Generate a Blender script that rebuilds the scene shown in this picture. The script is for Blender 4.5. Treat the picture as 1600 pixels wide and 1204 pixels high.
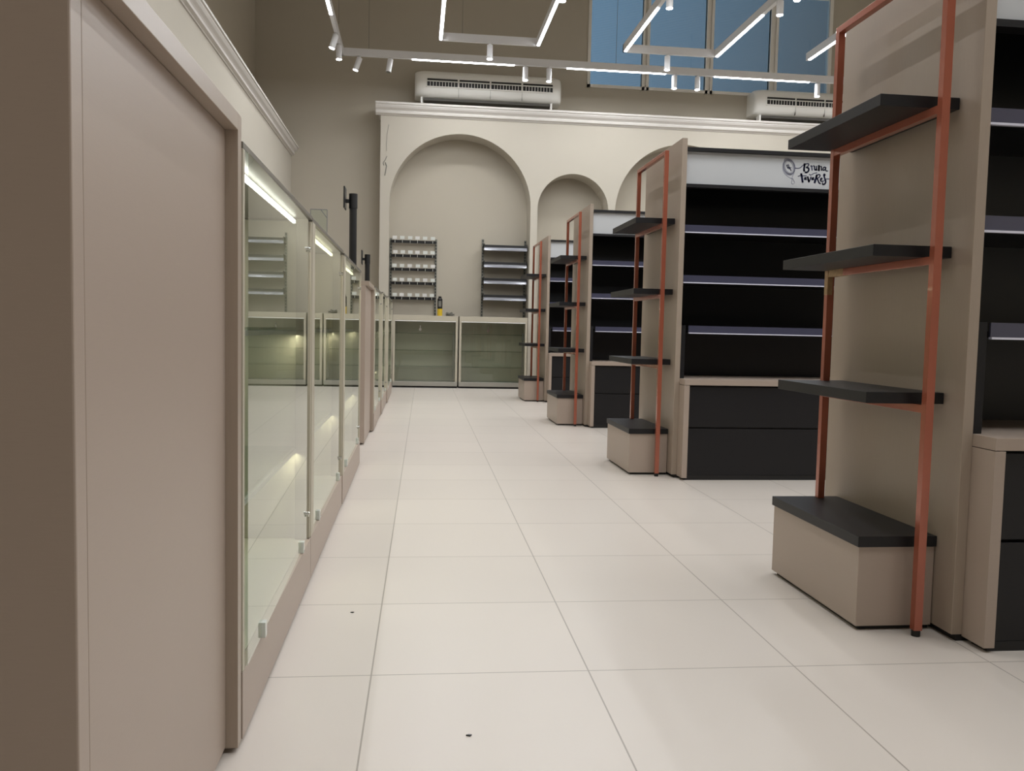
import bpy, bmesh, math, random
from mathutils import Vector, Matrix
random.seed(4)
PI = math.pi
for o in list(bpy.data.objects): bpy.data.objects.remove(o)
S = bpy.context.scene
COL = S.collection

# ------------------------------------------------------------------ camera
H_CAM = 0.9442
F_PX = 1318.2
pitch, yaw, roll = 6.52146752e-02, 1.14764184e-01, 2.14273277e-02
fw = Vector((math.sin(yaw)*math.cos(pitch), math.cos(yaw)*math.cos(pitch), -math.sin(pitch)))
rt0 = Vector((math.cos(yaw), -math.sin(yaw), 0)); up0 = rt0.cross(fw)
rt = math.cos(roll)*rt0 + math.sin(roll)*up0
up = -math.sin(roll)*rt0 + math.cos(roll)*up0
cd = bpy.data.cameras.new('camera'); cam = bpy.data.objects.new('camera', cd); COL.objects.link(cam)
cd.sensor_width = 36; cd.lens = 36*F_PX/1600; cd.clip_start = 0.02; cd.clip_end = 200
m = Matrix((( rt.x, up.x, -fw.x, 0), (rt.y, up.y, -fw.y, 0), (rt.z, up.z, -fw.z, H_CAM), (0, 0, 0, 1)))
cam.matrix_world = m
S.camera = cam

# ------------------------------------------------------------------ world (dusk sky outside the window) and exposure
W = bpy.data.worlds.new('dusk'); S.world = W; W.use_nodes = True
wn = W.node_tree
bg = wn.nodes['Background']
tc = wn.nodes.new('ShaderNodeTexCoord'); sx = wn.nodes.new('ShaderNodeSeparateXYZ')
cr = wn.nodes.new('ShaderNodeValToRGB')
wn.links.new(tc.outputs['Generated'], sx.inputs[0]); wn.links.new(sx.outputs['X'], cr.inputs[0])
cr.color_ramp.elements[0].position = 0.15; cr.color_ramp.elements[0].color = (0.19, 0.33, 0.47, 1)
cr.color_ramp.elements[1].position = 0.44; cr.color_ramp.elements[1].color = (0.085, 0.12, 0.15, 1)
wn.links.new(cr.outputs[0], bg.inputs[0]); bg.inputs[1].default_value = 0.95
S.view_settings.view_transform = 'Standard'; S.view_settings.look = 'None'
S.view_settings.exposure = 0.08; S.view_settings.gamma = 1.0
S.view_settings.use_curve_mapping = False
STRIP_W = 19.0       # power of one 1.5 m linear module
SPOT_W = 15.0

# ------------------------------------------------------------------ materials
def lin(c):
    f = lambda v: v/12.92 if v <= 0.04045 else ((v+0.055)/1.055)**2.4
    return tuple(f(v/255) for v in c) + (1,)
def mat(name, rgb, rough=0.5, metal=0.0, spec=0.5, noise=0.0, nscale=8.0, stretch=(1, 1, 1), bump=0.0, coat=0.0):
    M = bpy.data.materials.new(name); M.use_nodes = True
    nt = M.node_tree; b = nt.nodes['Principled BSDF']
    b.inputs['Base Color'].default_value = lin(rgb); b.inputs['Roughness'].default_value = rough
    b.inputs['Metallic'].default_value = metal; b.inputs['Specular IOR Level'].default_value = spec
    b.inputs['Coat Weight'].default_value = coat
    t = nt.nodes.new('ShaderNodeTexCoord'); mp = nt.nodes.new('ShaderNodeMapping'); mp.inputs['Scale'].default_value = stretch
    n = nt.nodes.new('ShaderNodeTexNoise'); n.inputs['Scale'].default_value = nscale; n.inputs['Detail'].default_value = 5
    nt.links.new(t.outputs['Object'], mp.inputs[0]); nt.links.new(mp.outputs[0], n.inputs['Vector'])
    if noise > 0:
        mr = nt.nodes.new('ShaderNodeMapRange'); mr.inputs['To Min'].default_value = 1-noise; mr.inputs['To Max'].default_value = 1+noise
        nt.links.new(n.outputs['Fac'], mr.inputs['Value'])
        vm = nt.nodes.new('ShaderNodeVectorMath'); vm.operation = 'SCALE'; vm.inputs[0].default_value = lin(rgb)[:3]
        nt.links.new(mr.outputs[0], vm.inputs['Scale']); nt.links.new(vm.outputs[0], b.inputs['Base Color'])
    if bump > 0:
        bp = nt.nodes.new('ShaderNodeBump'); bp.inputs['Strength'].default_value = bump; bp.inputs['Distance'].default_value = 0.002
        nt.links.new(n.outputs['Fac'], bp.inputs['Height']); nt.links.new(bp.outputs[0], b.inputs['Normal'])
    return M
def emit(name, rgb, st):
    M = bpy.data.materials.new(name); M.use_nodes = True; nt = M.node_tree; nt.nodes.clear()
    e = nt.nodes.new('ShaderNodeEmission'); e.inputs[0].default_value = rgb+(1,); e.inputs[1].default_value = st
    o = nt.nodes.new('ShaderNodeOutputMaterial'); nt.links.new(e.outputs[0], o.inputs[0]); return M
def glass(name, tint=(0.93, 0.97, 0.95), ior=1.5, rough=0.0, ribs=0):
    M = bpy.data.materials.new(name); M.use_nodes = True; nt = M.node_tree; nt.nodes.clear()
    tr = nt.nodes.new('ShaderNodeBsdfTransparent'); tr.inputs[0].default_value = tint+(1,)
    gl = nt.nodes.new('ShaderNodeBsdfGlossy'); gl.inputs['Roughness'].default_value = rough
    gl.inputs['Color'].default_value = (0.95, 0.97, 0.94, 1)
    fr = nt.nodes.new('ShaderNodeFresnel'); fr.inputs[0].default_value = ior
    geo = nt.nodes.new('ShaderNodeNewGeometry'); mi = nt.nodes.new('ShaderNodeMath'); mi.operation = 'MULTIPLY'
    inv = nt.nodes.new('ShaderNodeMath'); inv.operation = 'SUBTRACT'; inv.inputs[0].default_value = 1
    nt.links.new(geo.outputs['Backfacing'], inv.inputs[1])
    nt.links.new(fr.outputs[0], mi.inputs[0]); nt.links.new(inv.outputs[0], mi.inputs[1])
    # two boundaries of a pane: R2 = 2R/(1+R)
    a = nt.nodes.new('ShaderNodeMath'); a.operation = 'ADD'; a.inputs[1].default_value = 1; nt.links.new(mi.outputs[0], a.inputs[0])
    d = nt.nodes.new('ShaderNodeMath'); d.operation = 'DIVIDE'; nt.links.new(mi.outputs[0], d.inputs[0]); nt.links.new(a.outputs[0], d.inputs[1])
    k = nt.nodes.new('ShaderNodeMath'); k.operation = 'MULTIPLY'; k.inputs[1].default_value = 2; nt.links.new(d.outputs[0], k.inputs[0])
    mx = nt.nodes.new('ShaderNodeMixShader'); nt.links.new(k.outputs[0], mx.inputs[0]); nt.links.new(tr.outputs[0], mx.inputs[1]); nt.links.new(gl.outputs[0], mx.inputs[2])
    if ribs:
        t = nt.nodes.new('ShaderNodeTexCoord'); wv = nt.nodes.new('ShaderNodeTexWave'); wv.bands_direction = 'Z'; wv.inputs['Scale'].default_value = ribs
        nt.links.new(t.outputs['Object'], wv.inputs['Vector'])
        cr = nt.nodes.new('ShaderNodeMapRange'); cr.inputs['To Min'].default_value = 0.84; cr.inputs['To Max'].default_value = 1.0
        nt.links.new(wv.outputs['Fac'], cr.inputs['Value'])
        vm = nt.nodes.new('ShaderNodeVectorMath'); vm.operation = 'SCALE'; vm.inputs[0].default_value = tint
        nt.links.new(cr.outputs[0], vm.inputs['Scale']); nt.links.new(vm.outputs[0], tr.inputs[0])
    o = nt.nodes.new('ShaderNodeOutputMaterial'); nt.links.new(mx.outputs[0], o.inputs[0]); return M

LAM = mat('taupe_laminate', (170, 154, 141), 0.42, noise=0.03, nscale=30, stretch=(1, 1, 14))
LAMV = mat('taupe_laminate_end', (164, 149, 134), 0.38, noise=0.05, nscale=25, stretch=(12, 12, 0.7), bump=0.05)
CASE = mat('case_laminate', (186, 178, 160), 0.45, noise=0.02, nscale=30)
BLK = mat('black_laminate', (25, 24, 26), 0.45, spec=0.35, noise=0.12, nscale=40, stretch=(1, 6, 6), bump=0.1)
BLKD = mat('black_board', (19, 19, 22), 0.35, noise=0.1, nscale=20)
BLKM = mat('black_metal', (18, 18, 19), 0.4)
COP = mat('copper_paint', (168, 94, 72), 0.22, metal=0.3, spec=0.6, noise=0.06, nscale=14, coat=0.3)
WORN = mat('worn_copper', (170, 140, 105), 0.35, metal=0.5, noise=0.45, nscale=60)
CREAM = mat('cream_plaster', (186, 179, 166), 0.85, noise=0.02, nscale=3, bump=0.15)
TAUPEW = mat('taupe_plaster', (180, 172, 157), 0.9, noise=0.025, nscale=2.5, bump=0.15)
CORN = mat('white_gypsum', (208, 203, 197), 0.6, noise=0.01)
CEIL = mat('ceiling_paint', (238, 234, 226), 0.9, noise=0.01)
WHT = mat('white_plastic', (240, 238, 232), 0.35, noise=0.01)
WHTM = mat('white_track_metal', (222, 222, 224), 0.4)
SIGN = mat('white_sign_board', (196, 198, 200), 0.35, noise=0.01)
ALU = mat('brushed_aluminium', (176, 174, 166), 0.35, metal=0.75, noise=0.05, nscale=40, stretch=(1, 1, 10))
STEEL = mat('steel_upright', (120, 120, 112), 0.4, metal=0.6)
CHROME = mat('chrome', (210, 210, 210), 0.12, metal=1.0)
INK = mat('navy_ink', (48, 52, 100), 0.5)
INKG = mat('grey_ink', (150, 151, 172), 0.5)
YEL = mat('yellow_label', (205, 172, 40), 0.4)
GREYP = mat('grey_scrap', (110, 108, 100), 0.5, noise=0.3, nscale=60)
RUB = mat('black_rubber', (20, 18, 17), 0.6)
GL = glass('clear_glass')
GLS = glass('green_edge_glass', (0.78, 0.85, 0.82))
GLC = glass('counter_glass', (0.94, 0.95, 0.93))
GLW = glass('window_film_glass', (0.86, 0.9, 0.93), ribs=22)
ACR = mat('clear_acrylic_rail', (74, 74, 92), 0.15, spec=0.8)
ACRC = mat('clear_acrylic_lip', (140, 142, 150), 0.12, spec=0.9, metal=0.2)
CLIPM = mat('clear_clip', (212, 214, 208), 0.2)
ACRW = mat('acrylic_edge', (225, 225, 240), 0.2, spec=0.8)
TAGW = mat('white_tag', (214, 212, 208), 0.3)
POST = mat('post_grey', (140, 133, 120), 0.4, metal=0.2)
EDGE = mat('dark_aluminium', (128, 124, 116), 0.35, metal=0.6)
INTK_SHADE = mat('intake_shade_grey', (84, 80, 74), 0.6)  # shadow under the air conditioners, put into a dark grey
LED = emit('led_strip', (1.0, 0.97, 0.88), 9.0)
LEDY = emit('led_strip_warm', (1.0, 0.93, 0.62), 6.0)
LAMP = emit('led_lens', (0.95, 0.97, 1.0), 30.0)
DIFF = emit('led_diffuser', (0.96, 0.97, 1.0), 14.0)

def floor_mat():
    M = bpy.data.materials.new('porcelain_tiles'); M.use_nodes = True; nt = M.node_tree; b = nt.nodes['Principled BSDF']
    t = nt.nodes.new('ShaderNodeTexCoord'); mp = nt.nodes.new('ShaderNodeMapping'); mp.vector_type = 'TEXTURE'
    # grid origin, tile 0.600 x 0.598, turned by -0.52 degrees against the walls
    mp.inputs['Rotation'].default_value = (0, 0, -9.148e-3)
    sk = -9.148e-3; X, Y = -0.2136*.6, 3.7758*.6
    mp.inputs['Location'].default_value = (X*math.cos(sk)-Y*math.sin(sk), X*math.sin(sk)+Y*math.cos(sk), 0)
    nt.links.new(t.outputs['Object'], mp.inputs[0])
    sp = nt.nodes.new('ShaderNodeSeparateXYZ'); nt.links.new(mp.outputs[0], sp.inputs[0])
    def mth(op, a, bb=None, c=None):
        n = nt.nodes.new('ShaderNodeMath'); n.operation = op
        for i, v in enumerate((a, bb, c)):
            if v is None: continue
            if isinstance(v, (int, float)): n.inputs[i].default_value = v
            else: nt.links.new(v, n.inputs[i])
        return n.outputs[0]
    gs = []; ids = []
    for ax, T in (('X', 0.6), ('Y', 0.6*0.99627)):
        q = mth('DIVIDE', sp.outputs[ax], T)
        fr = mth('FRACT', mth('ADD', q, 100.0)); ids.append(mth('FLOOR', mth('ADD', q, 100.0)))
        d = mth('MINIMUM', fr, mth('SUBTRACT', 1.0, fr))
        gs.append(mth('LESS_THAN', d, 0.0021/T))
    g = mth('MAXIMUM', gs[0], gs[1])
    cx = nt.nodes.new('ShaderNodeCombineXYZ'); nt.links.new(ids[0], cx.inputs[0]); nt.links.new(ids[1], cx.inputs[1])
    wn_ = nt.nodes.new('ShaderNodeTexWhiteNoise'); nt.links.new(cx.outputs[0], wn_.inputs['Vector'])
    nz = nt.nodes.new('ShaderNodeTexNoise'); nz.inputs['Scale'].default_value = 1.7; nz.inputs['Detail'].default_value = 4
    nt.links.new(t.outputs['Object'], nz.inputs['Vector'])
    f = mth('ADD', mth('MULTIPLY', wn_.outputs['Value'], 0.03), mth('ADD', mth('MULTIPLY', nz.outputs['Fac'], 0.05), 0.945))
    vm = nt.nodes.new('ShaderNodeVectorMath'); vm.operation = 'SCALE'; vm.inputs[0].default_value = lin((208, 199, 190))[:3]
    nt.links.new(f, vm.inputs['Scale'])
    mx = nt.nodes.new('ShaderNodeMix'); mx.data_type = 'RGBA'; nt.links.new(g, mx.inputs['Factor'])
    nt.links.new(vm.outputs[0], mx.inputs['A']); mx.inputs['B'].default_value = lin((158, 150, 140))
    nt.links.new(mx.outputs['Result'], b.inputs['Base Color'])
    b.inputs['Roughness'].default_value = 0.33; b.inputs['Specular IOR Level'].default_value = 0.35
    bp = nt.nodes.new('ShaderNodeBump'); bp.inputs['Strength'].default_value = 0.3; bp.inputs['Distance'].default_value = 0.001; bp.invert = True
    nt.links.new(g, bp.inputs['Height']); nt.links.new(bp.outputs[0], b.inputs['Normal'])
    return M
FLOOR = floor_mat()

# ------------------------------------------------------------------ mesh helpers
class MB:
    def __init__(s): s.bm = bmesh.new()
    def box(s, x0, x1, y0, y1, z0, z1, bev=0.0, rot=None, piv=None):
        b = bmesh.new()
        bmesh.ops.create_cube(b, size=1)
        for v in b.verts:
            v.co = Vector(((x0+x1)/2+v.co.x*(x1-x0), (y0+y1)/2+v.co.y*(y1-y0), (z0+z1)/2+v.co.z*(z1-z0)))
        if bev: bmesh.ops.bevel(b, geom=b.edges[:], offset=bev, segments=2, affect='EDGES', profile=0.5)
        s._add(b); return s
    def cyl(s, p, q, r, r2=None, n=20, caps=True):
        p, q = Vector(p), Vector(q); b = bmesh.new(); L = (q-p).length
        bmesh.ops.create_cone(b, cap_ends=caps, segments=n, radius1=r, radius2=r if r2 is None else r2, depth=L)
        M = Matrix.Translation((p+q)/2) @ (q-p).to_track_quat('Z', 'Y').to_matrix().to_4x4()
        b.transform(M); s._add(b); return s
    def tube(s, pts, r, n=6):
        for a, c in zip(pts, pts[1:]): s.cyl(a, c, r, n=n)
        return s
    def prism(s, prof, axis, a, b_):          # closed profile, swept along axis from a to b_
        b = bmesh.new()
        def P(u, v, t):
            return {'x': (t, u, v), 'y': (u, t, v), 'z': (u, v, t)}[axis]
        A = [b.verts.new(P(u, v, a)) for u, v in prof]; B = [b.verts.new(P(u, v, b_)) for u, v in prof]
        n = len(prof)
        b.faces.new(A); b.faces.new(B[::-1])
        for i in range(n): b.faces.new((A[i], A[(i+1) % n], B[(i+1) % n], B[i]))
        bmesh.ops.recalc_face_normals(b, faces=b.faces[:]); s._add(b); return s
    def _add(s, b):
        me = bpy.data.meshes.new('t'); b.to_mesh(me); b.free(); s.bm.from_mesh(me); bpy.data.meshes.remove(me)
    def build(s, name, m_, parent=None, label=None, smooth=False):
        me = bpy.data.meshes.new(name); s.bm.to_mesh(me); s.bm.free()
        me.materials.append(m_)
        if smooth:
            for p in me.polygons: p.use_smooth = True
        o = bpy.data.objects.new(name, me); COL.objects.link(o)
        if parent is not None: o.parent = parent
        if label: o['label'] = label
        return o
def thing(name, label, cat, loc=(0, 0, 0), group=None):
    o = bpy.data.objects.new(name, None); COL.objects.link(o); o.location = loc; o.empty_display_size = 0.1
    return tag(o, label, cat, group)
def tag(o, label, cat, group=None):
    o['label'] = label; o['category'] = cat
    if group: o['group'] = group
    return o
def struct(o): o['kind'] = 'structure'; return o
def dup(root, loc, label, group=None):
    r = root.copy(); COL.objects.link(r); r.location = loc; r['label'] = label
    if group: r['group'] = group
    def rec(src, dst):
        for ch in list(src.children):
            c = ch.copy(); COL.objects.link(c); c.parent = dst; rec(ch, c)
    rec(root, r); return r
def area(parent, name, x, y, z, sx_, sy_, power, col=(1, 1, 1), rotx=0, spread=PI, roty=0):
    l = bpy.data.lights.new(name, 'AREA'); l.shape = 'RECTANGLE'; l.size = sx_; l.size_y = sy_; l.energy = power; l.color = col; l.spread = spread
    o = bpy.data.objects.new(name, l); COL.objects.link(o); o.location = (x, y, z); o.rotation_euler = (rotx, roty, 0)
    if parent is not None: o.parent = parent
    return o

# ------------------------------------------------------------------ room shell
YB, XL, XR, YF, ZC = 14.4, -2.65, 9.6, -3.6, 7.2
ARCH_Y = 13.95
struct(MB().box(XL-0.2, XR+0.2, YF-0.2, YB+0.2, -0.12, 0).build('floor', FLOOR))
struct(MB().box(XL-0.2, XR+0.2, YF-0.2, YB+0.2, ZC, ZC+0.15).build('ceiling', CEIL))
WX0, WX1, WZ0, WZ1 = 2.83, 7.16, 5.09, 6.95
b = MB(); b.box(XL-0.2, XR+0.2, YB, YB+0.2, 0, WZ0); b.box(XL-0.2, XR+0.2, YB, YB+0.2, WZ1, ZC)
b.box(XL-0.2, WX0, YB, YB+0.2, WZ0, WZ1); b.box(WX1, XR+0.2, YB, YB+0.2, WZ0, WZ1)
struct(b.build('wall_back', TAUPEW))
struct(MB().box(XL-0.2, XL, YF, YB, 0, ZC).build('wall_left', TAUPEW))
struct(MB().box(XR, XR+0.2, YF, YB, 0, ZC).build('wall_right', CREAM))
struct(MB().box(XL-0.2, XR+0.2, YF-0.2, YF, 0, ZC).build('wall_front', CREAM))
# low wall lining on the left
LX = -2.07
struct(MB().box(XL, LX, YF, YB, 0, 3.84).build('wall_left_lining', CREAM))
# arcade lining in front of the back wall: one outline with the arches cut from the floor up
def arcade():
    x0, x1, top, spring = -0.605, XR, 4.5, 2.95
    arcs = [(0.70, 1.155), (2.565, 0.595), (4.43, 1.155), (6.295, 0.595), (8.16, 1.155)]
    prof = [(x0, top), (x0, 0)]
    for c, r in arcs:
        prof += [(c-r, 0), (c-r, spring)]
        for i in range(1, 40): a = PI-PI*i/40; prof.append((c+r*math.cos(a), spring+r*math.sin(a)))
        prof += [(c+r, spring), (c+r, 0)]
    prof += [(x1, 0), (x1, top)]
    return MB().prism(prof, 'y', ARCH_Y, YB)
aw = struct(arcade().build('wall_arches', CREAM))
def crack(pts, r):
    yy = ARCH_Y-.001
    b_ = MB(); b_.tube([(x, yy, z) for x, z in pts], r, n=5); b_.build('plaster_crack', GREYP, aw)
crack([(-.475, 4.20), (-.50, 4.05), (-.51, 3.88), (-.505, 3.78)], .0035)
crack([(-.50, 3.70), (-.525, 3.64), (-.56, 3.59), (-.545, 3.55)], .006)
crack([(-.525, 3.60), (-.505, 3.54), (-.52, 3.44), (-.53, 3.39)], .008)
# cornices
def corn(h, d):      # (out, z) classical profile
    return [(0, 0), (d*.12, 0), (d*.16, h*.06), (d*.42, h*.14), (d*.46, h*.3), (d*.40, h*.36), (d*.5, h*.44), (d*.72, h*.56), (d*.86, h*.72), (d*.86, h*.8), (d*1.0, h*.83), (d*1.0, h), (0, h)]
cn = corn(0.19, 0.12)
b = MB(); b.prism([(ARCH_Y-u, 4.345+v) for u, v in cn], 'x', -0.605-0.08, XR)
b.prism([(-0.605-u*.7, 4.345+v) for u, v in cn], 'y', ARCH_Y-0.02, YB)
struct(b.build('trim_1', CORN))
cn2 = corn(0.15, 0.12)
struct(MB().prism([(LX+u, 3.725+v) for u, v in cn2], 'y', YF, YB).build('trim_2', CORN))
# window
win = bpy.data.objects.new('window_1', None); COL.objects.link(win); struct(win); win.location = (WX0, YB, WZ0)
def wl(b_, n, m_): o = b_.build(n, m_); o.parent = win; o.matrix_parent_inverse = Matrix.Translation((-WX0, -YB, -WZ0)); return o
FR = mat('window_frame_grey', (226, 222, 214), 0.5)
b = MB()
b.box(WX0, WX0+0.05, YB-.02, YB+.08, WZ0, WZ1); b.box(WX1-0.06, WX1, YB-.02, YB+.08, WZ0, WZ1)
b.box(WX0, WX1, YB-.02, YB+.08, WZ0, WZ0+.05); b.box(WX0, WX1, YB-.02, YB+.08, WZ1-.05, WZ1)
mull = [(3.78, 3.90), (4.895, 5.025), (6.04, 6.18)]
for a, c in mull:
    b.box(a, a+.045, YB-.02, YB+.08, WZ0, WZ1); b.box(c-.045, c, YB-.02, YB+.08, WZ0, WZ1); b.box(a, c, YB+.01, YB+.06, WZ0, WZ1)
b.box(WX0, WX1, YB+.01, YB+.05, 6.80, 6.86)
wl(b, 'window_frame', FR)
ed = [WX0+.05]+[v for p in mull for v in p]+[WX1-.06]
for i in range(4): wl(MB().box(ed[2*i], ed[2*i+1], YB+.03, YB+.036, WZ0+.05, WZ1-.05), 'pane', GLW)

# ------------------------------------------------------------------ gondolas with end shelving
LOGO_X, LOGO_Z = 2.365, 1.935     # lower left of the logo on the second gondola
def gondola(G, xo, label, length=2.9, logo=False):
    t = thing('gondola_shelving', label, 'shelving', (1.72+xo, G, 0), 'tall black and taupe shelving gondolas')
    L = length; D = 0.855
    # origin at the inner face of the end panel
    MB().box(-0.035, 0, 0, D, 0.02, 2.20, .0015).build('end_panel', LAMV, t)
    MB().box(L, L+.035, 0, D, 0.02, 2.20, .0015).build('end_panel', LAMV, t)
    MB().box(-0.02, L+.02, 0.0, D-.03, 0, 0.02).build('plinth', RUB, t)
    # base cabinet
    c = MB()
    c.box(0.0, 0.035, -0.105, .45, 0.015, 0.615, .001); c.box(L-.035, L, -0.105, .45, 0.015, 0.615, .001)
    c.box(0.0, L, -0.105, .45, 0.617, 0.655, .0015); c.box(0.035, L-.035, .0, .45, 0.02, .06)
    cab = c.build('base_cabinet', LAM, t)
    n = 1
    zs = [(0.03, 0.335), (0.345, 0.607)]
    for z0, z1 in zs:
        for k in range(n):
            w = (L-.07)/n; MB().box(.037+k*w, .033+(k+1)*w-.002, -0.088, -0.07, z0, z1, .001).build('drawer_front', BLK, cab)
    MB().box(0.035, L-.035, -0.06, -0.05, 0.02, 0.617).build('drawer_backing', BLKD, cab)
    MB().box(0.02, L-.02, -0.09, -0.02, 0.0, 0.03).build('toe_kick', RUB, cab)
    MB().box(0.0, L, 0.44, 0.47, 0.655, 2.14).build('back_board', BLKD, t)
    MB().box(0.0, L, 0.47, D, 0.02, 0.655).build('rear_cabinet', LAM, t)
    # header
    hd = MB().box(0.0, L, 0.0, .45, 2.122, 2.145).build('top_board', BLK, t)
    MB().box(0.0, L, 0.03, .05, 1.915, 2.122).build('header_sign', SIGN, t)
    MB().box(0.0, L, 0.015, .07, 1.893, 1.915).build('header_rail', BLK, t)
    # shelves
    for z, x0 in ((1.605, 0.004), (1.280, 0.004), (0.952, 0.052)):
        sh = MB().box(x0, L-x0, 0.03, .44, z, z+.02).build('shelf', BLKD, t)
        MB().box(x0+.003, L-x0-.003, 0.022, .0285, z+.004, z+.048).build('price_rail', ACR, sh)
        MB().box(x0+.003, L-x0-.003, 0.015, .030, z-.004, z+.003).build('rail_edge', ACRW, sh)
    for xa in (0.0, L-.028):
        MB().box(xa, xa+.028, 0.0, .44, 0.655, 1.0, .001).build('side_cheek', BLK, t)
    if logo:
        s = 0.0044/12.04
        def pt(px, py): return (2.379+(px-280)*.0045/12.04-1.72, 0, 2.108-(py-320)*.00427/12.04)
        def strokes(lst, mt, nm):
            bb = MB()
            for w, pts in lst:
                q = [pt(*p) for p in pts]
                # smooth the polyline
                for _ in range(2):
                    r = [q[0]]
                    for a_, b_ in zip(q, q[1:]):
                        r.append(tuple(a_[i]*.75+b_[i]*.25 for i in range(3))); r.append(tuple(a_[i]*.25+b_[i]*.75 for i in range(3)))
                    r.append(q[-1]); q = r
                hw = w*s*(.62 if mt is INK else .42)*(.6 if nm == 'monogram' else 1)
                for a_, b_ in zip(q, q[1:]):
                    A, B = Vector(a_), Vector(b_); d = (B-A)
                    if d.length < 1e-6: continue
                    d.normalize(); nn = Vector((-d.z, 0, d.x))*hw; e = d*hw*.4
                    vs = []
                    for yy in (0.0285, 0.0302):
                        for P in (A-e+nn, B+e+nn, B+e-nn, A-e-nn): vs.append(bb.bm.verts.new((P.x, yy, P.z)))
                    f = bb.bm.faces.new
                    f(vs[0:4]); f(vs[4:8][::-1])
                    for i in range(4): f((vs[i], vs[4+i], vs[4+(i+1) % 4], vs[(i+1) % 4]))
            bmesh.ops.recalc_face_normals(bb.bm, faces=bb.bm.faces[:])
            bb.build(nm, mt, t)
        ov = lambda cx, cy, rx, ry, tilt, n=22: [(cx+rx*math.cos(a)*math.cos(tilt)-ry*math.sin(a)*math.sin(tilt), cy+rx*math.cos(a)*math.sin(tilt)+ry*math.sin(a)*math.cos(tilt)) for a in [2*PI*i/n for i in range(n+1)]]
        mir = [(9, ov(388, 478, 74, 112, -.28)), (16, ov(388, 478, 96, 134, -.28)), (7, ov(388, 478, 112, 150, -.28)),
               (9, [(290, 372), (300, 335), (345, 318), (395, 332), (415, 372)]), (9, [(312, 378), (340, 345), (385, 358), (395, 380)]),
               (8, [(285, 400), (268, 480), (285, 570), (360, 650), (440, 685)]), (8, [(480, 420), (500, 480), (490, 570), (455, 650), (445, 685)]),
               (7, [(350, 620), (420, 600), (470, 590)]),
               (10, [(445, 680), (455, 720), (440, 760), (455, 785), (490, 780), (503, 750), (480, 715), (462, 680)])]
        strokes(mir, INKG, 'mirror_emblem')
        word = [
            (20, [(345, 440), (355, 480), (372, 505)]), (16, [(372, 430), (385, 470), (395, 520)]), (14, [(340, 455), (375, 440), (390, 470), (360, 490)]), (18, [(398, 480), (420, 520), (428, 548)]), (10, [(385, 500), (415, 490), (432, 480)]),
            # Bruna
            (10, [(495, 492), (560, 498), (600, 480), (625, 450), (660, 420)]), (26, [(672, 405), (668, 450), (662, 520), (672, 540)]),
            (14, [(655, 430), (700, 405), (745, 400), (750, 430), (715, 465), (700, 475)]), (22, [(705, 470), (750, 480), (755, 525), (720, 565), (685, 560)]),
            (14, [(785, 445), (800, 430), (815, 520)]), (10, [(812, 450), (840, 430), (850, 445)]),
            (18, [(855, 440), (858, 500), (875, 515), (892, 490)]), (18, [(895, 440), (892, 500), (905, 512)]),
            (26, [(935, 425), (940, 470), (938, 520)]), (10, [(940, 470), (965, 435), (980, 440)]), (18, [(982, 440), (985, 490), (990, 512)]),
            (16, [(1062, 455), (1030, 450), (1010, 480), (1020, 512), (1050, 500), (1066, 460)]), (14, [(1066, 455), (1062, 500), (1075, 522), (1105, 518)]),
            # tavares
            (28, [(615, 590), (630, 650), (650, 745)]), (10, [(560, 640), (590, 628), (640, 625), (715, 625)]),
            (15, [(705, 655), (682, 660), (680, 690), (700, 695), (710, 655)]), (11, [(710, 650), (712, 690), (722, 698)]),
            (24, [(738, 640), (750, 690), (765, 735)]), (16, [(765, 735), (785, 690), (800, 640)]),
            (9, [(765, 590), (785, 610), (810, 600), (850, 570), (905, 560)]),
            (15, [(845, 650), (818, 660), (815, 690), (835, 692), (848, 650)]), (11, [(848, 650), (850, 690), (862, 690)]),
            (28, [(905, 600), (895, 650), (870, 745)]), (14, [(895, 610), (940, 585), (970, 600), (955, 640), (910, 665)]), (18, [(912, 665), (935, 700), (950, 745), (980, 755)]),
            (14, [(978, 690), (1008, 672), (1000, 650), (978, 660), (972, 700), (990, 715), (1015, 705)]),
            (22, [(1060, 600), (1040, 575), (1035, 610), (1065, 680), (1080, 730), (1050, 770), (1015, 760)]), (9, [(1015, 760), (1010, 730), (1050, 690), (1090, 660), (1150, 665)])]
        strokes(word[:5], INK, 'monogram')
        strokes(word[5:20], INK, 'script_lettering')
        strokes(word[20:], INK, 'script_lettering')
    return t
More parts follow.
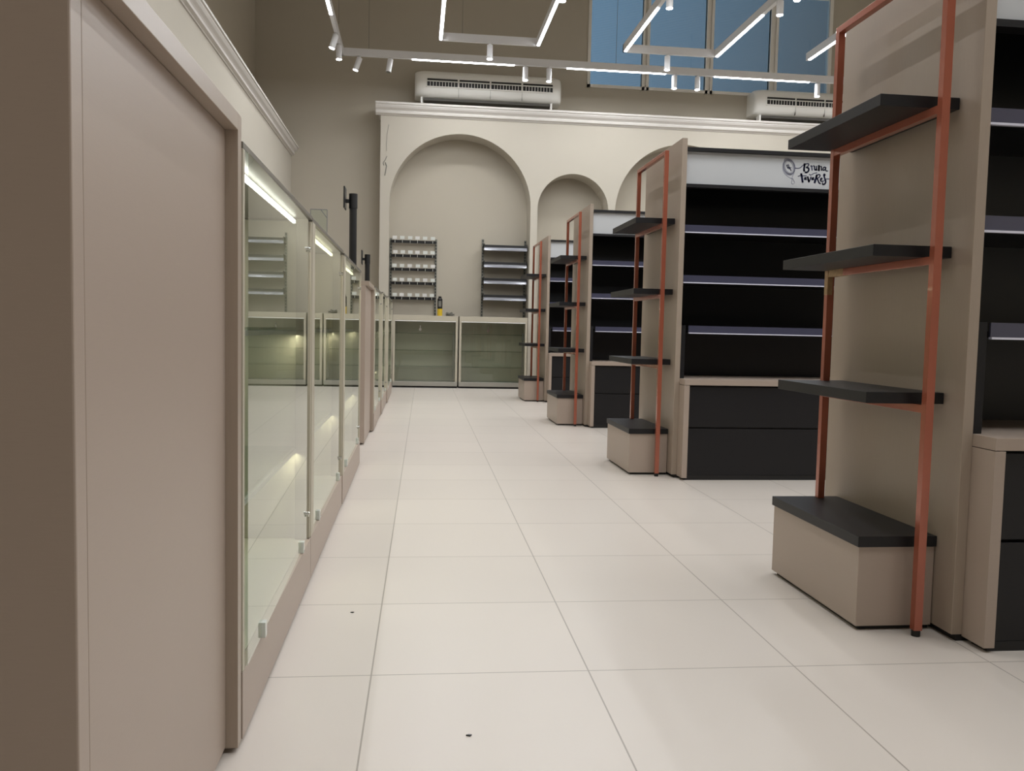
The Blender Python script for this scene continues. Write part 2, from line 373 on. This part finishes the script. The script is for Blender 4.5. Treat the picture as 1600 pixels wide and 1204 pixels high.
def end_stand(G, xo, label, worn=False):
    t = thing('end_shelf_stand', label, 'shelf stand', (1.42+xo, G+.10, 0), 'copper framed shelf stands at the gondola ends')
    Wd, Dp = 0.262, 0.655
    st = MB().box(0.004, Wd, 0.004, Dp-.004, 0.015, 0.275, .001).build('step_box', LAM, t)
    MB().box(0.02, Wd, 0.02, Dp-.02, 0, 0.015).build('plinth', RUB, st)
    MB().box(-0.004, Wd+.002, -0.004, Dp, 0.2755, 0.310, .001).build('step_top', BLK, st)
    fx0, fx1 = 0.165, 0.191
    f = MB()
    f.box(fx0, fx1, -.062, -.037, 0.02, 2.1005)
    f.box(fx0, fx1, .612, .637, 0.311, 2.1005)
    f.box(fx0, fx1, -.062, .637, 2.100, 2.125, .0015)
    fr = f.build('copper_frame', COP, t)
    for y in (-.0495,):
        MB().cyl(((fx0+fx1)/2, y, 0), ((fx0+fx1)/2, y, 0.02), .0135).build('foot', RUB, fr)
    for z in (1.700, 1.238, 0.774):
        s = MB().box(0, Wd+.001, 0, Dp, z-.036, z, .001).build('shelf', BLK, t)
        MB().box(fx0+.001, fx1-.001, -.038, .613, z-.062, z-.0365, .001).build('cross_bar', COP, fr)
        if worn and abs(z-1.238) < .01:
            w = MB(); w.box(fx0+.0005, fx1-.0005, .50, .6115, z-.0625, z-.0358, .001)
            w.box(fx0-.001, fx0+.02, .6112, .638, z-.13, z-.0365, .001)
            w.build('worn_patch', WORN, fr, label='bare worn patch where the copper paint has flaked off')
    return t
gl_lab = ['nearest tall shelving gondola at the right edge, black drawers, mostly cut off by the frame',
          'second tall shelving gondola, its white header carrying a script logo with a hand mirror',
          'third tall shelving gondola, blank white header, between the logo one and the farthest',
          'farthest tall shelving gondola, small, closest to the glass counters at the back']
st_lab = ['nearest copper framed shelf stand, largest, with worn paint under its middle shelf',
          'second copper framed shelf stand, against the end panel of the gondola with the logo',
          'third copper framed shelf stand, on the end of the third gondola',
          'farthest and smallest copper framed shelf stand, in front of the back right wall rack']
GY = [(2.42, 0), (5.35, 0), (8.24, 0.0), (11.07, 0.03)]
for i, (G, xo) in enumerate(GY):
    gondola(G, xo, gl_lab[i], logo=(i == 1)); end_stand(G, xo, st_lab[i], worn=(i == 0))

# ------------------------------------------------------------------ left run of glass display cases
def display_case(y0, y1, xf, top, label, warm=False, tilt=0.0, st=0.085):
    L = y1-y0
    t = thing('display_case', label, 'display case', (xf, y0, 0), 'glass display cases in the left hand row')
    D = 0.46
    MB().box(-.02, 0, .002, L-.002, .012, .165, .001).build('kick_board', LAM, t)
    MB().box(-D+.02, -.03, .02, L-.02, 0, .03).build('plinth', RUB, t)
    MB().box(-D, -.0205, .004, L-.004, .15, .168).build('bottom_deck', CASE, t)
    MB().box(-D, -.002, .002, .020, .168, top-.022, .001).build('side_panel', CASE, t)
    MB().box(-D, -.002, L-.020, L-.002, .168, top-.022, .001).build('side_panel', CASE, t)
    MB().box(-D, -D+.015, .02, L-.02, .168, top-.022).build('back_panel', CASE, t)
    MB().box(-D, -.0, .002, L-.002, top-.014, top, .001).build('top_board', EDGE, t)
    MB().box(-.052, -.012, L-.040, L-.021, .168, top-.015, .001).build('door_post', POST, t)
    MB().box(-.0195, 0, .0025, st, .166, top-.0145, .001).build('front_stile', CASE, t)
    # glass door (its mesh is built around the hinge so that it can stand slightly open)
    g = MB().box(-.0065, -.001, -(L-.055-st), 0, .172, top-.018).build('glass_door', GL, t)
    g.location = (-.006, L-.052, 0); g.rotation_euler = (0, 0, tilt)
    for yy in (.2, L-.24):
        MB().box(-.003, .008, -(L-.055-st)+yy-.012, -(L-.055-st)+yy+.012, .166, .205, .001).build('clip', CLIPM, g)
    for zz in (0.27, top-.12):
        MB().cyl((-.002, -.012, zz), (.009, -.012, zz), .006, n=14).cyl((.004, -.012, zz-.012), (.004, -.012, zz), .0035, n=10).build('door_lock', CHROME, g)
    for z in (.50, .93):
        sh = MB().box(-D+.03, -.05, .022, L-.022, z, z+.008).build('glass_shelf', GLS, t)
        MB().box(-.066, -.05, .022, L-.022, z-.014, z-.0005).build('shelf_profile', ALU, sh)
    m_ = LEDY if warm else LED; c = (1, .9, .6) if warm else (1, .96, .86)
    MB().box(-.060, -.051, L*.12, L-.06, top-.034, top-.0225).build('led_strip', m_, t)
    area(t, 'case_light', -.0555, L/2, top-.037, .006, L*.8, 1.5, c)
    for z in (.50, .93):
        area(t, 'case_light', -.052, L-.085, z-.018, .010, .08, .3, (1, .95, .7))
    return t
XF = -0.375
display_case(1.90, 3.137, XF, 1.338, 'nearest glass display case, its tilted door mirroring the slotted wall rack', tilt=0.0118, st=0.022)
display_case(3.140, 4.463, XF, 1.335, 'second glass display case, between the nearest one and the third', warm=True)
display_case(4.466, 5.837, XF+.004, 1.325, 'third glass display case, last one before the passage, under the tall black pole', warm=True)
display_case(7.715, 9.16, XF+.008, 1.315, 'glass display case right after the far taupe counter panel', )
display_case(9.163, 10.62, XF+.02, 1.325, 'middle one of the three far glass display cases')
display_case(10.623, 12.42, XF+.035, 1.335, 'farthest glass display case of the left row, nearest the back counters')

def counter_cabinet(y0, y1, top, xp, label):
    L = y1-y0
    t = thing('counter_cabinet', label, 'cabinet', (xp, y0, 0))
    MB().box(-.60, -.024, 0.037, L, .015, top-.037, .001).build('body', LAM, t)
    MB().box(-.60, 0, 0, .036, .015, top-.0365, .0025).build('side_board', LAM, t)
    MB().box(-.58, -.04, .03, L-.02, 0, .015).build('plinth', RUB, t)
    MB().box(-.0235, -.0005, 0.0365, L-.035, .015, top-.037, .001).build('panel', LAM, t)
    f = MB(); f.box(-.023, .026, L-.035, L, .012, top, .001)
    f.box(-.60, .026, 0, L-.035, top-.036, top, .001)
    f.build('frame', LAMV, t)
    return t
counter_cabinet(1.055, 1.895, 1.388, -0.403, 'large taupe cabinet filling the left edge, closest to the camera')
counter_cabinet(6.83, 7.712, 1.312, -0.400, 'narrow taupe cabinet across the passage, between third and fourth glass cases')

# ------------------------------------------------------------------ glass counters along the back
def back_counter(x0, x1, label):
    Wd = x1-x0; t = thing('glass_counter', label, 'counter', (x0, 13.5, 0), 'glass fronted counters along the back wall')
    D = .43; top = 1.15
    MB().box(0, Wd, .03, D, 0, .03).build('plinth', RUB, t)
    MB().box(0, Wd, 0, D, .03, .10, .002).build('bottom_rail', ALU, t)
    MB().box(.03, Wd-.03, 0.0, .02, 1.055, 1.068, .001).build('light_edge', WHT, t)
    MB().box(0, Wd, 0, D, 1.07, top, .002).build('top_rail', CASE, t)
    for a in (0, Wd-.034): MB().box(a, a+.034, 0, D, .10, 1.07, .001).build('side_post', CASE, t)
    MB().box(.034, Wd-.034, D-.015, D, .10, 1.07).build('back_panel', CASE, t)
    MB().box(.035, Wd-.035, .008, .014, .10, 1.054).build('glass_front', GLC, t)
    for z in (.335, .59, .86): MB().box(.04, Wd-.04, .03, D-.02, z, z+.010).build('glass_shelf', GLS, t)
    MB().cyl((Wd*.42, -.012, .93), (Wd*.42, .008, .93), .022, n=16).box(Wd*.42-.007, Wd*.42+.007, -.014, .006, .90, .99, .001).build('door_lock', CHROME, t)
    up_ = MB()
    up_.box(Wd-.075, Wd-.05, .04, .055, .14, .90)
    for k in range(14): up_.box(Wd-.069, Wd-.056, .036, .041, .17+k*.052, .19+k*.052)
    up_.build('slotted_upright', STEEL, t)
    return t
back_counter(-.36, .668, 'left glass fronted counter at the back wall, nearer the display case row')
back_counter(.692, 1.785, 'right glass fronted counter at the back wall, behind the farthest gondola')

# ------------------------------------------------------------------ wall racks above the counters
def uprights(t, xs, z0, z1):
    for x in xs:
        u = MB().box(x-.018, x+.018, -.03, 0, z0, z1)
        n = int((z1-z0)/.052)
        o = u.build('slotted_upright', STEEL, t)
        s = MB()
        for k in range(n): s.box(x-.009, x+.009, -.032, -.0295, z0+.02+k*.052, z0+.045+k*.052)
        s.build('slots', BLKM, o)
r1 = thing('wall_rack', 'wall rack with thin black bars full of white clips, left niche side', 'wall rack', (-.43, YB, 1.16))
uprights(r1, (0, .75), 0, 1.28)
for z in (1.225, .99, .765, .535, .285):
    bar = MB().box(.0, .75, -.075, -.03, z-.022, z+.022).build('rack_bar', BLKM, r1)
    for k in range(6):
        x = .07+k*.125+random.uniform(-.008, .008)
        tg = MB().box(x-.036, x+.036, -.20, -.195, z+.026, z+.078).box(x-.004, x+.004, -.197, -.07, z+.022, z+.028)
        tg.box(x-.004, x+.004, -.095, -.0755, z-.022, z+.03)
        tg.build('tag_holder', CLIPM if (k+int(z*10)) % 3 else TAGW, bar)
r2 = thing('wall_rack', 'wall rack with four black shelves and shiny clear front lips, right niche side', 'wall rack', (1.11, YB, 1.16))
uprights(r2, (0, .722), 0, 1.31)
for z in (1.165, .885, .615, .34):
    s = MB().box(.0, .722, -.30, -.03, z-.012, z+.03, .001).build('rack_shelf', BLKM, r2)
    lp = MB(); lp.prism([(-.312, z-.062), (-.297, z-.064), (-.299, z-.02), (-.302, z-.013), (-.306, z-.013), (-.307, z-.03)], 'x', .004, .718)
    lp.build('clear_lip', ACRC, s)
    MB().box(.0, .012, -.29, -.03, z-.05, z+.05).box(.710, .722, -.29, -.03, z-.05, z+.05).build('bracket', BLKM, s)

# things on the back counter
t = thing('spray_can', 'slim spray can, black above and yellow below, on the back counter', 'can', (.381, 13.7, 1.15))
MB().cyl((0, 0, 0), (0, 0, .115), .041, n=28).build('can_label', YEL, t, label='yellow lower label')
MB().cyl((0, 0, .115), (0, 0, .27), .041, n=28).cyl((0, 0, .27), (0, 0, .285), .041, .03, n=28).build('can_body', BLKM, t)
MB().cyl((0, 0, .285), (0, 0, .315), .024, n=20).build('can_cap', BLKM, t)
MB().box(-.022, .022, -.0425, -.03, .15, .24).build('can_print', GREYP, t, label='grey printed panel')
b = MB()
for k in range(7):
    cx, cy, r = .56+random.uniform(-.06, .06), 13.68+random.uniform(-.02, .03), random.uniform(.025, .045)
    z = 1.158+random.uniform(0, .03); tl = random.uniform(-.25, .25)
    pts = [(cx+r*math.cos(a)*1.4, cy+r*math.sin(a)*.6, max(1.156, z+tl*r*math.cos(a)+.006*k*math.sin(a*2))) for a in [2*PI*i/14 for i in range(15)]]
    b.tube(pts, .006)
tag(b.build('cable_tangle', GREYP), 'small tangle of grey cable lying on the back counter beside the can', 'cable')

# ------------------------------------------------------------------ black poles with display holders, acrylic holder
def pole(x, y, z0, z1, label, head=1.0):
    t = thing('display_pole', label, 'pole', (x, y, z0), 'black poles standing on the left row')
    H = z1-z0
    MB().cyl((0, 0, 0), (0, 0, .012), .06, n=28).build('base', BLKM, t)
    MB().cyl((0, 0, .012), (0, 0, H-.11), .031, n=28).build('shaft', BLKM, t, smooth=False)
    MB().cyl((0, 0, H-.12), (0, 0, H), .035, n=28).build('collar', BLKM, t)
    MB().box(-.062, -.03, -.012, .012, H-.075, H-.045, .002).build('bracket', BLKM, t)
    MB().box(-.074, -.062, -.09, .09, H-.125, H+.05, .003).build('mount_plate', BLKM, t)
    return t
pole(-.530, 7.2, 1.312, 2.045, 'tall thick black pole with edge-on mounting plate, behind the third glass case')
pole(-.625, 11.0, 1.335, 1.87, 'shorter distant black pole with mounting plate, left of the arched niche')
t = thing('sign_holder', 'thin clear acrylic sign holder standing on the glass cases', 'sign holder', (-.535, 4.8, 1.3265))
f = MB()
for a, c in (((-.05, 0, 0), (-.05, 0, .26)), ((-.05, 0, .26), (.04, 0, .26)), ((.04, 0, .26), (.04, 0, 0)), ((.04, 0, 0), (-.05, 0, 0)), ((.005, 0, .26), (.04, 0, .215))):
    f.cyl(a, c, .002, n=6)
f.build('edge_outline', ACRC, t); MB().box(-.05, .04, -.002, .002, .002, .26).build('acrylic_sheet', GL, t)
MB().box(-.05, .04, -.03, .03, 0, .002).build('base', GL, t)

# ------------------------------------------------------------------ air conditioners above the arcade
def aircon(x0, label):
    Wd = 2.41; t = thing('air_conditioner', label, 'air conditioner', (x0, YB, 4.60), 'white air conditioners above the arches')
    # profile (y towards the room negative, z)
    prof = [(0, .10), (-.30, .095), (-.35, .11), (-.40, .16), (-.41, .25), (-.40, .36), (-.375, .44), (-.33, .50), (-.27, .53), (0, .53)]
    bm = bmesh.new(); secs = []
    N = 10
    xs = []
    for i in range(N+1):
        a = i/N*PI/2; xs.append((.20*(1-math.cos(a)), .72+.28*math.sin(a)))
    stations = xs + [(Wd-u, s_) for u, s_ in xs[::-1]]
    for u, s_ in stations:
        ring = []
        for y, z in prof:
            cz = .28; ring.append(bm.verts.new((u, y*(s_ if y < -.01 else 1), cz+(z-cz)*(.86+.14*(s_-.72)/.28))))
        secs.append(ring)
    n = len(prof)
    for A, B in zip(secs, secs[1:]):
        for i in range(n): bm.faces.new((A[i], A[(i+1) % n], B[(i+1) % n], B[i]))
    bm.faces.new(secs[0]); bm.faces.new(secs[-1][::-1])
    bmesh.ops.recalc_face_normals(bm, faces=bm.faces[:])
    me = bpy.data.meshes.new('casing'); bm.to_mesh(me); bm.free(); me.materials.append(WHT)
    for p in me.polygons: p.use_smooth = True
    o = bpy.data.objects.new('casing', me); COL.objects.link(o); o.parent = t
    md = o.modifiers.new('b', 'EDGE_SPLIT'); md.split_angle = math.radians(50)
    w = .49
    for k in range(4):
        xa = .20+k*(w+.03); v = MB().box(xa, xa+w, -.413, -.38, .345, .375).box(xa, xa+w, -.419, -.38, .255, .325)
        g = v.build('air_outlet', BLKM, t)
        fn = MB()
        for j in range(1, 10): fn.box(xa+j*w/10-.004, xa+j*w/10+.004, -.424, -.41, .257, .323)
        fn.box(xa, xa+w, -.428, -.40, .327, .342, .002); fn.build('louvre', WHT, g)
    MB().box(.18, Wd-.18, -.43, -.40, .235, .253, .003).build('outlet_lip', WHT, t)
    s = MB()
    for k in range(1, 4): s.box(.185+k*(w+.03), .188+k*(w+.03), -.4085, -.36, .10, .23)
    s.box(.18, Wd-.18, -.385, -.30, .148, .150)
    s.build('panel_seam', GREYP, t)
    MB().box(.15, Wd-.15, -.30, -.02, .055, .0945).build('intake_shade_strip', INTK_SHADE, t)  # intake strip coloured dark to imitate the shadow below the casing
    for xx in (.1, Wd-.18): MB().box(xx, xx+.03, -.33, -.2, 0.0, .098).build('bracket', WHT, t)
    return t
aircon(-.07, 'white wall air conditioner above the large left arch, fully in view')
aircon(5.66, 'white wall air conditioner under the window, partly hidden by the copper frame')

# ------------------------------------------------------------------ suspended track lights
TZ, TW, TH = 4.95, .05, .11
COOL = (0.94, 0.97, 1.0)
def track(name, label, segs, strips, cables, group=None):
    x0, y0 = segs[0][0], segs[0][1]
    t = thing('track_light', label, 'track light', (x0, y0, TZ), group)
    f = MB(); h = TW/2
    for xa, ya, xb, yb in segs:
        f.box(min(xa, xb)-h-x0, max(xa, xb)+h-x0, min(ya, yb)-h-y0, max(ya, yb)+h-y0, 0.004, TH)
    f.build('track_profile', WHTM, t)
    for xa, ya, xb, yb in strips:
        w = .018
        MB().box(min(xa, xb)-w-x0, max(xa, xb)+w-x0, min(ya, yb)-w-y0, max(ya, yb)+w-y0, -.006, .004).build('light_strip', DIFF, t)
        lx, ly = abs(xb-xa)+.03, abs(yb-ya)+.03
        L = max(lx, ly)
        area(t, 'strip_light', (xa+xb)/2-x0, (ya+yb)/2-y0, -.0075, max(lx, .034), max(ly, .034), STRIP_W*L/1.5, COOL)
    c = MB()
    for cx, cy in cables: c.cyl((cx-x0, cy-y0, TH), (cx-x0, cy-y0, ZC-TZ-.004), .003, n=6)
    c.build('suspension_cable', STEEL, t)
    return t
track('m', 'long white track light running in front of the arches with an arm down the left', [(-1.14, 13.0, 9.2, 13.0), (-1.14, 13.0, -1.14, -1.0)],
      [(-.09, 13, 1.41, 13), (2.256, 13, 3.77, 13), (4.59, 13, 6.10, 13), (7.0, 13, 8.5, 13)] + [(-1.14, a-1.5, -1.14, a) for a in (11.34, 4.6)],
      [(-.75, 13), (3.0, 13), (-1.10, 12.0), (-1.14, 7), (-1.14, 2), (8.8, 13)])
def loop(xa, xb, yend, label, ystart=-1.6, dark=0.0):
    st = []
    for x, off in ((xa, 0.06), (xb, 0.06)):
        y = yend-off
        L = 1.6
        while y-L > ystart+.3:
            st.append((x, y-L, x, y)); y -= L+1.0
    return track('l', label, [(xa, yend, xb, yend), (xa, yend, xa, ystart), (xb, yend, xb, ystart)], st,
                 [(xa+.3, yend), (xb, 2.5), (xa, 2.5)], 'U-shaped white track lights')
loop(.29, 1.66, 12.1, 'left U-shaped white track light, hanging above the left air conditioner')
loop(2.92, 4.27, 12.12, 'right U-shaped white track light, hanging in front of the window')
track('s', 'rightmost straight white track light, mostly hidden by the nearest copper frame', [(5.62, 12.0, 5.62, -1.0)],
      [(5.62, 12-.06-1.6-k*2.6, 5.62, 12-.06-k*2.6) for k in range(5)], [(5.62, 11.4), (5.62, 6), (5.62, 1)])
track('s', 'white track light on the far right of the shop, out past the gondola ends', [(8.2, 12.0, 8.2, -1.0)],
      [(8.2, 12-.06-1.6-k*2.6, 8.2, 12-.06-k*2.6) for k in range(5)], [(8.2, 11.4), (8.2, 6), (8.2, 1)])

def spot(x, y, label, dx=0.0, dy=0.0, on=True, L=.19, drop=.06, power=None, group='small white spotlights on the tracks'):
    t = thing('track_spotlight', label, 'spotlight', (x, y, TZ), group)
    d = Vector((dx, dy, -1)).normalized(); p = Vector((0, 0, -.02))
    MB().cyl((0, 0, 0.003), (0, 0, -.045), .016, n=14).build('mount', WHTM, t)
    a = p - d*0.0; e = a + d*L
    MB().cyl(a, e, .041, n=28).build('lamp_body', WHTM, t, smooth=False)
    if on:
        MB().cyl(e, e+d*.006, .036, n=24).build('lamp_lens', LAMP, t)
        l = bpy.data.lights.new('spot_light', 'SPOT'); l.energy = SPOT_W if power is None else power; l.color = COOL; l.spot_size = math.radians(75); l.spot_blend = .8; l.shadow_soft_size = .035
        o = bpy.data.objects.new('spot_light', l); COL.objects.link(o); o.parent = t; o.location = e+d*.012; o.rotation_euler = d.to_track_quat('-Z', 'Y').to_euler()
    else:
        MB().cyl(e, e+d*.004, .034, n=24).build('lamp_lens', STEEL, t)
    return t
# on the long track
spot(-.88, 13, 'tilted spotlight, first along the long track from its left corner', dx=-.35)
spot(-.43, 13, 'unlit tilted spotlight, second along the long track from its left corner', dx=-.15, dy=-.1, on=False)
spot(1.60, 13, 'left of the two spotlights right in front of the left air conditioner')
spot(1.965, 13, 'right of the two spotlights right in front of the left air conditioner')
spot(3.93, 13, 'left of the pair of spotlights on the long track, below the window middle')
spot(4.30, 13, 'right of the pair of spotlights on the long track, below the window middle')
spot(6.26, 13, 'spotlight in front of the right air conditioner, left of the copper post')
spot(6.60, 13, 'spotlight in front of the right air conditioner, glimpsed right of the copper post')
# on the left arm
spot(-1.14, 12.50, 'spotlight on the left arm, closest to the track corner', dx=.0)
spot(-1.14, 12.05, 'tilted spotlight on the left arm, second from the track corner', dx=-.3)
# on the loops
spot(.98, 12.1, 'spotlight at the middle of the left U-shaped track end')
spot(3.55, 12.12, 'spotlight at the middle of the right U-shaped track end')
spot(1.64, 9.95, 'spotlight on the right arm of the left U-shaped track', L=.16)
spot(2.92, 9.95, 'spotlight on the left arm of the right U-shaped track', L=.16)
spot(4.27, 9.93, 'spotlight on the right arm of the right U-shaped track, lower of two', L=.16)
spot(4.27, 9.47, 'spotlight on the right arm of the right U-shaped track, at the top edge', L=.16)
spot(5.62, 10.6, 'spotlight on the rightmost U-shaped track, glimpsed beside the copper post', L=.16)

# ------------------------------------------------------------------ scraps on the floor
def scrap(px_, py_, s, label):
    b_ = MB(); b_.prism([(px_-s, py_), (px_, py_+s*.5), (px_+s, py_+s*.2), (px_+s*.4, py_-s*.6)], 'z', 0.0003, .003)
    tag(b_.build('scrap', BLKM), label, 'scrap')
def on_floor(u, v):
    d = rt*((u-800)/F_PX)-up*((v-602)/F_PX)+fw; k = -H_CAM/d.z; return d.x*k, d.y*k
scrap(.136, 1.905, .007, 'tiny dark scrap on the tile nearest the camera')
scrap(-.196, 2.78, .006, 'tiny dark scrap on the floor beside the nearest glass case')
